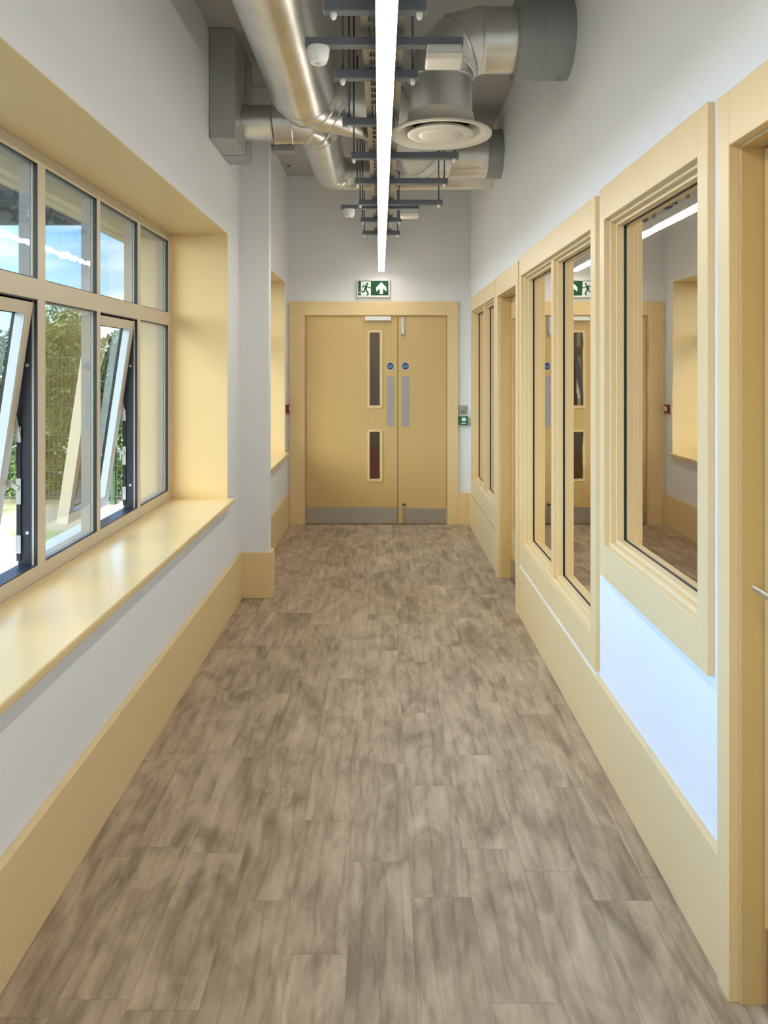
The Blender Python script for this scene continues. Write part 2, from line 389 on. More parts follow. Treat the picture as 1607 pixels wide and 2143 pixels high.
mb = MB(); wall_x(mb, XR, 1.0, YB, 10.8, 0, ZC, RW)
struct(mb, 'wall_right', 'white', 'white right wall with yellow framed internal windows and doors', 'wall')
mb = MB(); DX0, DX1, DZ = -0.783, 0.652, 2.099
mb.box(-1.42, DX0, YE, YE + 0.14, 0, ZC).box(DX1, XR, YE, YE + 0.14, 0, ZC).box(DX0, DX1, YE, YE + 0.14, DZ, ZC)
struct(mb, 'wall_end', 'white', 'white end wall above and beside the double doors', 'wall')
struct(MB().box(-1.42, 1.0, YB - 0.2, YB, 0, ZC), 'wall_back', 'white', 'white wall closing the corridor behind the viewer', 'wall')
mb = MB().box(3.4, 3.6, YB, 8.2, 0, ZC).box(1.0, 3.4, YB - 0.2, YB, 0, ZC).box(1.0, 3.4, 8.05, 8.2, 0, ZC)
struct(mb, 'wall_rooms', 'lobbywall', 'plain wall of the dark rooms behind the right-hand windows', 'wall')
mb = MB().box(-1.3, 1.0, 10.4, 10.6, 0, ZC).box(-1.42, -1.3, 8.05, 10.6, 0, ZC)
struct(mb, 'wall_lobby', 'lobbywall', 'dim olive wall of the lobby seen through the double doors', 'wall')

# baseboards
BH = 0.312
mb = MB().box(-0.957, XL, YB, 5.369, 0, BH)
struct(mb, 'baseboard_left', 'yellow', 'tall yellow baseboard along the left wall under the window', 'baseboard', bevel=0.003)
mb = MB().box(XL, -0.755, 5.369, 5.389, 0, BH).box(-0.779, -0.755, 5.389, 5.49, 0, BH).box(XLF, -0.755, 5.49, 5.51, 0, BH)
struct(mb, 'baseboard_pier', 'yellow', 'yellow baseboard wrapping the slim white pier', 'baseboard', bevel=0.003)
struct(MB().box(XLF, -0.935, 5.51, YE, 0, BH), 'baseboard_left_far', 'yellow', 'yellow baseboard beyond the pier up to the end wall', 'baseboard', bevel=0.003)
mb = MB().box(0.861, XR, 2.018, 4.999, 0, BH + 0.006)
struct(mb, 'baseboard_right', 'yellow', 'tall yellow baseboard on the right under the near internal windows', 'baseboard', bevel=0.003)
struct(MB().box(0.866, XR, 3.206, 4.984, BH + 0.006, 0.3352), 'trim_1', 'white', 'thin white filler strip between the baseboard and the middle internal window', 'trim')
struct(MB().box(0.861, XR, 5.98, YE, 0, BH + 0.006), 'baseboard_right_far', 'yellow', 'yellow baseboard on the right beyond the half hidden door', 'baseboard', bevel=0.003)
struct(MB().box(0.861, XR, YB, 1.07, 0, BH + 0.006), 'baseboard_right_back', 'yellow', 'yellow baseboard on the right behind the viewer', 'baseboard', bevel=0.003)
struct(MB().box(0.753, 0.861, YE - 0.02, YE, 0, BH + 0.006), 'baseboard_end', 'yellow', 'short yellow baseboard right of the double doors', 'baseboard', bevel=0.003)

# ------------------------------------------------------------------ outer windows on the left
def rotX(v, hx, hz, a):   # hinge line along Y at (hx, hz)
    return Matrix.Translation((hx, 0, hz)) @ Matrix.Rotation(a, 4, 'Y') @ Matrix.Translation((-hx, 0, -hz))

def outer_window(name, W, panes, opens, label, xl):
    y0, y1, z0, z1 = W
    root = thing(name, (XW, (y0+y1)/2, z0), label, 'window', kind='structure')
    ZT0, ZT1 = 1.836, 1.916
    # reveal lining boards
    t = 0.004
    mb = MB().box(XW, xl, y0, y0 + t, z0, z1).box(XW, xl, y1 - t, y1, z0, z1).box(XW, xl, y0, y1, z1 - t, z1)
    mb.build('window_reveal', 'yellow', root)
    # sill board with a rounded nose
    sx = xl + 0.046; zt, zb = z0 + 0.002, z0 - 0.028
    MB().box(XW, sx, y0, y1 + 0.012, zb, zt).build('window_sill', 'sill', root, bevel=0.006)
    # frame members
    fr = MB(); xa, xb = XW, XW - 0.026
    fo = MB()
    fo.box(xb, XW - 0.075, y0 + t, y1 - t, z1 - 0.056, z1 - t).box(xb, XW - 0.075, y0 + t, y1 - t, z0 + 0.002, z0 + 0.060).box(xb, XW - 0.075, y0 + t, y1 - t, ZT0, ZT1)
    fr.box(xa, xb, y0 + t, y1 - t, z1 - 0.056, z1 - t).box(xa, xb, y0 + t, y1 - t, z0 + 0.002, z0 + 0.060)
    fr.box(xa + 0.0012, xb, y0 + t, y1 - t, ZT0, ZT1)
    edges = [y0 + t] + [e for p in panes for e in p] + [y1 - t]
    for i in range(0, len(edges), 2): 
        fr.box(xa + 0.0006, xb, edges[i], edges[i+1], z0 + 0.01, z1 - 0.01)
        fo.box(xb, XW - 0.0745, edges[i], edges[i+1], z0 + 0.01, z1 - 0.01)
    fo.build('outer_frame', 'outerframe', root)
    fr.build('window_frame', 'cream', root, bevel=0.0015)
    MB().box(XW - 0.075, XO - 0.05, y0, y1, z0 - 0.03, z0 - 0.005).build('outer_sill', 'outerwhite', root)
    zb0, zt1 = z0 + 0.060, z1 - 0.056
    g = MB(); gk = 0.003
    def gring(a, b, c, d, xf, xk):
        g.box(xf, xk, a, a + gk, c, d).box(xf, xk, b - gk, b, c, d).box(xf, xk, a, b, c, c + gk).box(xf, xk, a, b, d - gk, d)
    for i, (a, b) in enumerate(panes):
        gring(a, b, ZT1, zt1, XW - 0.001, XW - 0.016)
        MB().box(XW - 0.016, XW - 0.022, a, b, ZT1, zt1).build('glass_pane', 'glass', root)
        if i not in opens:
            gring(a, b, zb0, ZT0, XW - 0.001, XW - 0.016)
            MB().box(XW - 0.016, XW - 0.022, a, b, zb0, ZT0).build('glass_pane', 'glass', root)
    g.build('gasket', 'black', root)
    for i in opens:
        a, b = panes[i]; rb = MB(); k = 0.005
        for (p, q, c, d) in ((a, a+k, zb0, ZT0), (b-k, b, zb0, ZT0), (a, b, ZT0-k, ZT0), (a, b, zb0, zb0+k)):
            rb.box(XW - 0.001, XW - 0.074, p, q, c, d)
        rb.mi = 1
        rb.box(XW - 0.012, XW - 0.020, b - k - 0.002, b - k, zb0, ZT0 - k)
        rb.build('window_rebate', ['navy', 'silver'], root)
        # rebate screws
        for z in (1.58, 0.93): MB().cyl((XW - 0.038, b - k - 0.003, z), (XW - 0.038, b - k, z), 0.007, 12).build('screw', 'steel', root)
        R = rotX(None, XW - 0.012, ZT0 - 0.01, math.radians(8.4))
        A, B, C, D = a + 0.010, b - 0.010, zb0 + 0.010, ZT0 - 0.012; w = 0.048; x0, x1 = XW - 0.012, XW - 0.066
        sash = MB()
        sash.box(x0, x1, A, A + w, C, D, R).box(x0, x1, B - w, B, C, D, R).box(x0, x1, A + w, B - w, C, C + w, R).box(x0, x1, A + w, B - w, D - w, D, R)
        so = sash.build('window_sash', 'cream', root, bevel=0.0015)
        bd = MB()   # pale inner bead around the sash glass
        t2 = 0.004
        bd.box(x0 - 0.004, x1 + 0.014, B - w - t2, B - w, C + w, D - w, R).box(x0 - 0.004, x1 + 0.014, A + w, A + w + t2, C + w, D - w, R).box(x0 - 0.004, x1 + 0.014, A + w, B - w, C + w, C + w + t2, R)
        bd.build('glazing_bead', 'outerwhite', so)
        gg = MB(); 
        gg.box(x1 + 0.014, x1 + 0.002, B - w - t2, B - w, C + w, D - w, R).box(x1 + 0.014, x1 + 0.002, A + w, A + w + t2, C + w, D - w, R).box(x1 + 0.014, x1 + 0.002, A + w, B - w, C + w, C + w + t2, R).box(x1 + 0.014, x1 + 0.002, A + w, B - w, D - w - t2, D - w, R)
        gg.build('gasket', 'black', so)
        MB().box(x1 + 0.006, x1 + 0.002, A + w, B - w, C + w, D - w, R).build('glass_pane', 'glass', so)
        # friction stay on the far jamb: track, shoe plates, arms
        st = MB(); yy = b - k - 0.006
        st.mi = 0; st.box(XW - 0.062, XW - 0.078, yy, yy + 0.006, zb0 + 0.02, zb0 + 0.62)
        st.mi = 1
        for zc, h in ((0.05, 0.07), (0.24, 0.10), (0.48, 0.06)): st.box(XW - 0.060, XW - 0.079, yy - 0.003, yy, zb0 + zc, zb0 + zc + h)
        def arm(p, q, wd=0.009):
            p, q = Vector(p), Vector(q); d = (q - p).normalized(); nrm = Vector((-d.z, 0, d.x)) * wd
            vs = [p + nrm, q + nrm, q - nrm, p - nrm]
            st.prism([(v.x, v.z) for v in vs], lambda u, v, tt: (u, tt, v), yy - 0.008, yy - 0.005)
        arm((XW - 0.068, 0, zb0 + 0.30), (XW - 0.175, 0, zb0 + 0.36))
        arm((XW - 0.068, 0, zb0 + 0.50), (XW - 0.105, 0, zb0 + 0.72))
        st.build('window_stay', ['navy', 'steel'], root)
    return root

p1 = [(1.28, 1.846), (1.89, 2.456), (2.50, 3.065), (3.134, 3.70), (3.744, 4.313), (4.364, 4.928)]
outer_window('window_1', W1, p1, [0, 2, 4], 'long cream framed window on the left with top hung sashes tilted open', XL)
p2 = [(5.84, 6.40), (6.45, 7.02), (7.07, 7.64)]
outer_window('window_2', W2, p2, [], 'second cream framed window on the left beyond the slim pier', XLF)
p3 = [(-2.84, -2.29), (-2.24, -1.69), (-1.64, -1.10), (-1.03, -0.49), (-0.44, 0.05), (0.10, 0.56)]
outer_window('window_3', W3, p3, [], 'cream framed window on the left behind the viewer', XL)

# ------------------------------------------------------------------ internal windows on the right
def inner_window(name, y0, y1, z0, z1, iy0, iy1, iz0, iz1, mull, label):
    root = thing(name, (XR, (y0+y1)/2, z0), label, 'window', kind='structure')
    XF = 0.862
    def ring(mb, xa, xb, a0, a1, c0, c1, b0, b1, d0, d1):  # outer a/c, inner b/d
        mb.box(xa, xb, a0, b0, c0, c1).box(xa, xb, b1, a1, c0, c1).box(xa, xb, b0, b1, c0, d0).box(xa, xb, b0, b1, d1, c1)
    mb = MB(); ring(mb, XF, XF + 0.021, y0, y1, z0, z1, iy0, iy1, iz0, iz1)
    mb.build('architrave', 'yellow', root, bevel=0.0025)
    e = 0.013
    mb = MB(); ring(mb, 0.8835, 0.999, iy0 - 0.0, iy1 + 0.0, iz0, iz1, iy0 + e, iy1 - e, iz0 + e, iz1 - e)
    f = e + 0.014
    bays = []
    ys = [iy0 + e] + [m for c in mull for m in (c - 0.021, c + 0.021)] + [iy1 - e]
    for c in mull: mb.box(0.8835, 0.999, c - 0.021, c + 0.021, iz0 + e, iz1 - e)
    mb.build('window_frame', 'yellow', root, bevel=0.0022)
    bd = MB(); gk = MB()
    for i in range(0, len(ys), 2):
        a, b = ys[i], ys[i+1]; c, d = iz0 + e, iz1 - e; h = 0.014
        ring(bd, 0.904, 0.933, a, b, c, d, a + h, b - h, c + h, d - h)
        ring(gk, 0.933, 0.938, a + h - 0.003, b - h + 0.003, c + h - 0.003, d - h + 0.003, a + h + 0.002, b - h - 0.002, c + h + 0.002, d - h - 0.002)
        MB().box(0.9375, 0.9445, a + 0.004, b - 0.004, c + 0.004, d - 0.004).build('glass_pane', 'filmglass', root)
    bd.build('glazing_bead', 'yellow', root, bevel=0.002); gk.build('gasket', 'black', root)
    return root
inner_window('window_4', 2.095, 3.137, 0.751, 2.278, 2.163, 3.075, 0.878, 2.148, [], 'single pane yellow framed internal window nearest on the right, above a strip of white wall')
inner_window('window_5', 3.205, 4.985, 0.335, 2.270, 3.275, 4.925, 0.470, 2.145, [4.115], 'tall two pane yellow framed internal window in the middle of the right wall')
inner_window('window_6', 6.055, 7.74, 0.335, 2.252, 6.115, 7.69, 0.487, 2.12, [6.905], 'far two pane yellow framed internal window next to the end wall')

# ------------------------------------------------------------------ side doors on the right
def side_door(name, a0, a1, b0, b1, zo, zi, xleaf, label, vision, kick, lever):
    root = thing(name, (XR, (b0+b1)/2, 0), label, 'door', kind='structure')
    mb = MB(); x = 0.855
    mb.box(x, x + 0.027, a0, b0, 0, zo).box(x, x + 0.027, b1, a1, 0, zo).box(x, x + 0.027, b0, b1, zi, zo)
    mb.build('architrave', 'yellow', root, bevel=0.0025)
    e = 0.0075; mb = MB()
    mb.box(0.8825, 0.999, b0, b0 + e, 0, zi).box(0.8825, 0.999, b1 - e, b1, 0, zi).box(0.8825, 0.999, b0 + e, b1 - e, zi - e, zi)
    mb.build('door_lining', 'door', root, bevel=0.0015)
    L0, L1, LT = b0 + e + 0.003, b1 - e - 0.003, zi - e - 0.004
    leaf = MB()
    if vision:
        v0, v1, c0, c1 = vision
        leaf.box(xleaf, xleaf + 0.044, L0, v0, 0.006, LT).box(xleaf, xleaf + 0.044, v1, L1, 0.006, LT).box(xleaf, xleaf + 0.044, v0, v1, 0.006, c0).box(xleaf, xleaf + 0.044, v0, v1, c1, LT)
    else: leaf.box(xleaf, xleaf + 0.044, L0, L1, 0.006, LT)
    lo = leaf.build('door_leaf', 'door', root, bevel=0.002)
    if vision: MB().box(xleaf + 0.012, xleaf + 0.018, v0, v1, c0, c1).build('glass_pane', 'filmglass', lo)
    if kick: MB().box(xleaf - 0.0015, xleaf, L0 + 0.01, L1 - 0.01, 0.01, kick).build('kick_plate', 'steel', lo)
    if lever:
        zc, yc = lever; mb = MB()
        mb.cyl((xleaf, yc - 0.10, zc), (xleaf - 0.008, yc - 0.10, zc), 0.026, 28)
        mb.cyl((xleaf - 0.008, yc - 0.10, zc), (xleaf - 0.055, yc - 0.10, zc), 0.0095, 20)
        mb.cyl((xleaf - 0.055, yc - 0.106, zc), (xleaf - 0.055, yc, zc), 0.0095, 20)
        mb.build('door_handle', 'chrome', lo, sharp=40)
    return root
side_door('door_2', 1.07, 2.018, 1.14, 1.95, 2.257, 2.12, 0.938, 'yellow side door at the right edge with a chrome lever handle', None, 0.2, (1.047, 1.868))
side_door('door_3', 4.999, 5.98, 5.086, 5.895, 2.25, 2.105, 0.958, 'recessed yellow side door between the two pane windows on the right', (5.20, 5.855, 0.374, 1.933), 0.16, None)

# ------------------------------------------------------------------ double door at the end
sc_ = 208.6
def ex(px): return (px - VPX) / sc_
def ez(py): return CAM_H + (VPY - py) / sc_
def text_mesh(mb, s, x, z, size, y, idx):
    cu = bpy.data.curves.new('t', 'FONT'); cu.body = s; cu.size = size; cu.align_x = 'CENTER'; cu.align_y = 'CENTER'
    o = bpy.data.objects.new('t', cu); COL.objects.link(o)
    dg = bpy.context.evaluated_depsgraph_get(); me = bpy.data.meshes.new_from_object(o.evaluated_get(dg))
    bpy.data.objects.remove(o); bpy.data.curves.remove(cu)
    vs = [mb.bm.verts.new(Vector((x + v.co.x, y, z + v.co.y))) for v in me.vertices]; mb.mi = idx
    for p in me.polygons: mb.face([vs[i] for i in p.vertices])
    bpy.data.meshes.remove(me)
D = thing('door_1', (ex(800), YE, 0), 'yellow double door with stainless kick plates closing the corridor end', 'door', kind='structure')
mb = MB(); mb.box(-0.933, DX0, YE - 0.022, YE, 0, 2.236).box(DX1, 0.753, YE - 0.022, YE, 0, 2.236).box(DX0, DX1, YE - 0.022, YE, DZ, 2.236)
mb.build('architrave', 'yellow', D, bevel=0.0025)
mb = MB(); mb.box(DX0, DX0 + 0.012, YE, YE + 0.13, 0, DZ).box(DX1 - 0.012, DX1, YE, YE + 0.13, 0, DZ).box(DX0 + 0.012, DX1 - 0.012, YE, YE + 0.13, DZ - 0.012, DZ)
mb.build('door_lining', 'door', D)
YL = YE + 0.006; XM = 0.150
def leafbox(mb, x0, x1, z0, z1): mb.box(x0, x1, YL, YL + 0.044, z0, z1)
gx0, gx1 = ex(773.5), ex(794.7); g1 = (ez(848.7), ez(696)); g2 = (ez(1002.4), ez(903.8))
mb = MB(); a, b = DX0 + 0.015, XM - 0.003
leafbox(mb, a, gx0, 0.008, DZ - 0.014); leafbox(mb, gx1, b, 0.008, DZ - 0.014)
leafbox(mb, gx0, gx1, 0.008, g2[0]); leafbox(mb, gx0, gx1, g2[1], g1[0]); leafbox(mb, gx0, gx1, g1[1], DZ - 0.014)
LL = mb.build('door_leaf', 'door', D, bevel=0.0015)
for (z0, z1) in (g1, g2):
    mb = MB(); w = 0.022
    X0, X1, Z0, Z1 = gx0 - w, gx1 + w + 0.006, z0 - w - 0.006, z1 + w
    mb.box(X0, gx0, YL - 0.008, YL + 0.012, Z0, Z1).box(gx1, X1, YL - 0.008, YL + 0.012, Z0, Z1).box(gx0, gx1, YL - 0.008, YL + 0.012, Z0, z0).box(gx0, gx1, YL - 0.008, YL + 0.012, z1, Z1)
    mb.build('vision_frame', 'yellow', LL, bevel=0.002)
    MB().box(gx0, gx1, YL + 0.014, YL + 0.020, z0, z1).build('glass_pane', 'doorglass', LL)
RL = MB().box(XM + 0.003, DX1 - 0.015, YL, YL + 0.044, 0.008, DZ - 0.014).build('door_leaf', 'door', D, bevel=0.0015)
def plate(x0, x1, y0, y1, leaf, name, mat, t=0.0018):
    return MB().box(ex(x0), ex(x1), YL - t, YL, ez(y1), ez(y0)).build(name, mat, leaf)
plate(641.3, 831.4, 1061.6, 1095.0, LL, 'kick_plate', 'steel'); plate(850.5, 935.5, 1064, 1095.6, RL, 'kick_plate', 'steel')
plate(809.3, 824.6, 787, 891.7, LL, 'push_plate', 'silver'); plate(840.7, 856.3, 787, 892.6, RL, 'push_plate', 'silver')
for leaf, px in ((LL, 816.8), (RL, 848.2)):
    mb = MB(); c = (ex(px), YL, ez(766.2)); mb.mi = 1; mb.cyl(c, (c[0], YL - 0.001, c[2]), 0.0385, 40)
    mb.mi = 0; mb.cyl((c[0], YL - 0.001, c[2]), (c[0], YL - 0.0015, c[2]), 0.0355, 40)
    text_mesh(mb, 'Fire door', c[0], c[2] + 0.009, 0.0145, YL - 0.0018, 1); text_mesh(mb, 'keep shut', c[0], c[2] - 0.009, 0.0145, YL - 0.0018, 1)
    tag(mb.build('fire_door_disc', ['blue', 'signwhite'], leaf), 'round blue disc reading Fire door keep shut')
MB().box(XM - 0.006, XM + 0.006, YL + 0.030, YL + 0.036, 0.01, DZ - 0.016).build('gap_shade_strip', 'black', D)  # black strip stands in for the shade in the gap between the leaves
# closer, flush bolts
mb = MB().box(ex(763.6), ex(818), YL - 0.05, YL, ez(671), DZ - 0.016)
mb.build('door_closer', 'plastic', LL, bevel=0.003)
mb = MB(); mb.box(ex(839), ex(846.6), YL - 0.012, YL, ez(702), DZ - 0.018); mb.cyl((ex(842.8), YL - 0.012, ez(702)), (ex(842.8), YL, ez(702)), 0.019, 20)
mb.cyl((ex(842.8), YL - 0.02, ez(699)), (ex(842.8), YL - 0.012, ez(699)), 0.012, 16); mb.cyl((ex(842.8), YL - 0.016, ez(700)), (ex(842.8), YL - 0.016, ez(664)), 0.006, 12)
mb.build('door_bolt', 'steel', RL, sharp=40)
mb = MB(); mb.box(ex(841.6), ex(848.6), YL - 0.012, YL, 0.012, ez(1055)); mb.cyl((ex(845.1), YL - 0.012, ez(1055)), (ex(845.1), YL, ez(1055)), 0.017, 20)
mb.cyl((ex(845.1), YL - 0.022, ez(1059)), (ex(845.1), YL - 0.012, ez(1059)), 0.009, 16); mb.cyl((ex(845.1), YL - 0.017, 0.012), (ex(845.1), YL - 0.017, ez(1062)), 0.006, 12)
mb.build('door_bolt', 'steel', RL, sharp=40)
# lobby behind the doors
mb = MB().box(-0.40, 0.30, 9.30, 9.34, 0.0, 0.64); mb.mi = 1
mb.box(-0.108, -0.050, 9.298, 9.30, 0.50, 0.635); mb.mi = 0
for (x0, x1, z0, z1) in ((-0.098, -0.091, 0.545, 0.622), (-0.091, -0.066, 0.615, 0.622), (-0.091, -0.066, 0.581, 0.588), (-0.091, -0.066, 0.545, 0.552), (-0.068, -0.061, 0.588, 0.615), (-0.066, -0.059, 0.552, 0.581)):
    mb.box(x0, x1, 9.296, 9.298, z0, z1)
tag(mb.build('notice_board', ['redpanel', 'tan']), 'dark red panel lettered B standing behind the lower door glass', 'panel')
ld = bpy.data.lights.new('lobby_fill', 'AREA'); ld.energy = LOBBY_FILL_POWER; ld.size = 0.8; ld.color = (1, 0.9, 0.75)  # unseen area light added to brighten the lobby behind the door glass
lo = bpy.data.objects.new('lobby_fill', ld); COL.objects.link(lo); lo.location = (0.2, 8.9, 3.35)

# ------------------------------------------------------------------ things on the end wall
def sign():
    r = thing('exit_sign', (ex(782), YE, ez(623)), 'green and white running man exit sign with an up arrow above the double door', 'exit sign')
    x0, x1, z0, z1 = ex(748), ex(815.6), ez(623), ez(586)
    MB().box(x0, x1, YE - 0.035, YE, z0, z1).build('housing', 'plastic', r, bevel=0.003)
    def P(cx, cy): return (x0 + (cx - 130) / 1085.0 * (x1 - x0), z1 - (cy - 95) / 595.0 * (z1 - z0))
    Y = YE - 0.0352; m = MB()
    def poly(pts, t, idx): m.mi = idx; m.prism([P(*p) for p in pts], lambda u, v, tt: (u, tt, v), Y + 0.0002, Y - t)
    def stroke(pts, w, t, idx):
        for (a, b) in zip(pts, pts[1:]):
            d = Vector((b[0]-a[0], b[1]-a[1])); d.normalize(); n = Vector((-d.y, d.x)) * w / 2; e = d * w * 0.2
            poly([(a[0]+n.x-e.x, a[1]+n.y-e.y), (b[0]+n.x+e.x, b[1]+n.y+e.y), (b[0]-n.x+e.x, b[1]-n.y+e.y), (a[0]-n.x-e.x, a[1]-n.y-e.y)], t, idx)
    poly([(160, 130), (1170, 130), (1170, 625), (160, 625)], 0.0006, 0)
    poly([(250, 155), (580, 155), (580, 625), (250, 625)], 0.0010, 1)
    poly([(458 + 38*math.cos(k*math.pi/8), 240 + 40*math.sin(k*math.pi/8)) for k in range(16)], 0.0014, 0)
    poly([(395, 285), (465, 290), (450, 400), (360, 400)], 0.0014, 0)
    stroke([(420, 302), (335, 302), (300, 365)], 34, 0.0015, 0); stroke([(452, 312), (508, 362), (590, 370)], 32, 0.0015, 0)
    stroke([(385, 390), (365, 500), (245, 500)], 42, 0.0015, 0); stroke([(408, 395), (495, 575), (455, 615)], 46, 0.0015, 0)
    stroke([(250, 500), (205, 525)], 42, 0.0012, 1)
    poly([(930, 180), (1105, 360), (1105, 495), (990, 395), (985, 575), (880, 575), (878, 395), (765, 495), (755, 360)], 0.0010, 1)
    m.build('sign_face', ['signgreen', 'signwhite'], r)
sign()
r = thing('switch_plate', (ex(968.6), YE, ez(866.5)), 'small grey metal switch plate above the green call point', 'switch')
MB().box(ex(959.5), ex(978.3), YE - 0.008, YE, ez(866.5), ez(848.7)).build('plate', 'silver', r, bevel=0.002)
mb = MB().cyl((ex(969), YE - 0.008, ez(856)), (ex(969), YE - 0.014, ez(856)), 0.012, 20); mb.mi = 1
mb.box(ex(966), ex(972), YE - 0.015, YE - 0.008, ez(861.5), ez(859.8)); mb.box(ex(964.5), ex(973.5), YE - 0.009, YE - 0.008, ez(864.5), ez(863.5))
mb.build('key_switch', ['steel', 'rod'], r)
r = thing('door_release_point', (ex(968.6), YE, ez(889)), 'green break glass door release box right of the double door', 'call point')
MB().box(ex(959.5), ex(978), YE - 0.045, YE, ez(889), ez(870.8)).build('housing', 'green', r, bevel=0.004)
mb = MB().box(ex(965), ex(974), YE - 0.047, YE - 0.045, ez(881), ez(873.5)).box(ex(964.5), ex(974), YE - 0.047, YE - 0.045, ez(886), ez(884.6))
mb.build('break_glass', 'signwhite', r)
r = thing('fire_call_point', (XLF + 0.02, 7.80, ez(862.5)), 'small red fire call point on the left wall beside the far window', 'call point')
MB().box(XLF, XLF + 0.035, 7.765, 7.852, 1.118, 1.206).build('housing', 'red', r, bevel=0.003)
MB().box(XLF + 0.035, XLF + 0.037, 7.78, 7.837, 1.145, 1.19).build('break_glass', 'signwhite', r)

# ------------------------------------------------------------------ ducts
def fillet(pts, R, n=3):
    pts = [Vector(p) for p in pts]; out = [pts[0]]
    for i in range(1, len(pts) - 1):
        p = pts[i]; a = (pts[i-1] - p).normalized(); b = (pts[i+1] - p).normalized()
        half = a.angle(b) / 2; t = R / math.tan(half); s, e = p + a * t, p + b * t
        c = p + (a + b).normalized() * (R / math.sin(half))
        va, vb = s - c, e - c; ang = va.angle(vb); ax = va.cross(vb).normalized()
        sub = []
        for k in range(n + 1): sub.append(c + Matrix.Rotation(ang * k / n, 3, ax) @ va)
        out.append(sub)
    out.append(pts[-1]); return out
def duct(root, pts, r, R, n=3, mat='duct', bead=True, rings=()):
    f = fillet(pts, R, n); prev = f[0]
    for k, item in enumerate(f[1:]):
        if isinstance(item, list):
            nxt = f[k+2][0] if isinstance(f[k+2], list) else f[k+2]
            d0 = (item[0] - prev).normalized(); d1 = (nxt - item[-1]).normalized()
            MB().sweep([prev, item[0]], r, 48).build('duct_section', mat, root, sharp=30)
            e = MB().sweep([item[0] - d0*0.008] + item + [item[-1] + d1*0.008], r * 1.012, 48)
            e.torus(item[0], d0, r * 1.012, 0.005).torus(item[-1], d1, r * 1.012, 0.005)
            for j in range(1, len(item) - 1):
                dd = (item[j+1] - item[j-1]); e.torus(item[j], dd, r * 1.03, 0.006)
            e.build('duct_elbow', mat, root, sharp=18)
            prev = item[-1]
        else:
            MB().sweep([prev, item], r, 48).build('duct_section', mat, root, sharp=30)
RT = thing('ventilation_duct', (-0.423, 3.0, 2.88), 'largest silver round duct running along the left under the ceiling', 'duct')
duct(RT, [(-0.423, -3.9, 3.054), (-0.423, 4.30, 3.054), (0.02, 4.66, 3.08), (0.26, 5.88, 3.15), (0.880, 5.89, 3.166)], 0.173, 0.26, 2)
MB().cyl((0.77, 5.89, 3.166), (XR, 5.89, 3.166), 0.180, 48).build('wall_collar', 'collar', RT, sharp=30)

RC = thing('branch_duct', (-0.40, 5.5, 2.94), 'narrower silver round duct from the wall box, passing behind the diffuser to the right wall', 'duct')
duct(RC, [(-0.66, 4.74, 3.044), (-0.40, 4.76, 3.065), (-0.418, 6.36, 3.137), (0.880, 6.36, 3.137)], 0.128, 0.165, 3)
MB().cyl((-0.8325, 4.74, 3.044), (-0.655, 4.74, 3.044), 0.103, 40).torus((-0.66, 4.74, 3.044), (1, 0, 0), 0.105, 0.005).build('duct_spigot', 'duct', RC, sharp=30)
BX = thing('plenum_box', (-0.907, 4.74, 2.865), 'dull grey rectangular sheet metal box fixed high on the left wall', 'duct box')
MB().box(-0.979, -0.833, 4.45, 5.03, 2.865, 3.488).build('box_shell', 'boxsteel', BX, bevel=0.003)
MB().box(-0.979, -0.8315, 4.80, 4.806, 2.8635, 2.865).box(-0.833, -0.8315, 4.80, 4.806, 2.865, 3.488).build('seam', 'rod', BX)

# supply duct with round diffuser
YF = 3.754
SP = thing('supply_duct', (0.275, YF, 2.76), 'silver elbow duct dropping from the right wall to the round diffuser', 'duct')
duct(SP, [(0.275, YF, 2.745), (0.275, YF, 3.129), (0.64, YF, 3.129)], 0.150, 0.19, 3)
mb = MB().cyl((0.625, YF, 3.129), (XR, YF, 3.129), 0.182, 56).torus((0.745, YF, 3.129), (1, 0, 0), 0.182, 0.0025).torus((0.628, YF, 3.129), (1, 0, 0), 0.181, 0.004)
mb.cyl((0.835, YF, 2.935), (0.835, YF, 2.96), 0.004, 8)
mb.build('wall_collar', 'collar', SP, sharp=35)
DF = thing('ceiling_diffuser', (0.275, YF, 2.66), 'round off-white air diffuser hanging right of the light strip', 'diffuser')
prof = [(0.150, 2.775), (0.155, 2.775), (0.158, 2.750), (0.170, 2.728), (0.200, 2.708), (0.236, 2.690), (0.243, 2.683), (0.242, 2.675), (0.234, 2.671), (0.205, 2.682), (0.178, 2.700), (0.160, 2.725), (0.150, 2.745)]
MB().lathe([(r_, z_ - 0) for r_, z_ in prof], (0.275, YF, 0), 64).build('outer_cone', 'cream_plastic', DF, sharp=50)
prof = [(0.001, 2.70), (0.09, 2.715), (0.145, 2.695), (0.158, 2.680), (0.150, 2.676), (0.120, 2.672), (0.105, 2.676), (0.095, 2.668), (0.05, 2.664), (0.001, 2.664)]
MB().lathe(prof, (0.275, YF, 0), 64).build('centre_disc', 'cream_plastic', DF, sharp=50)

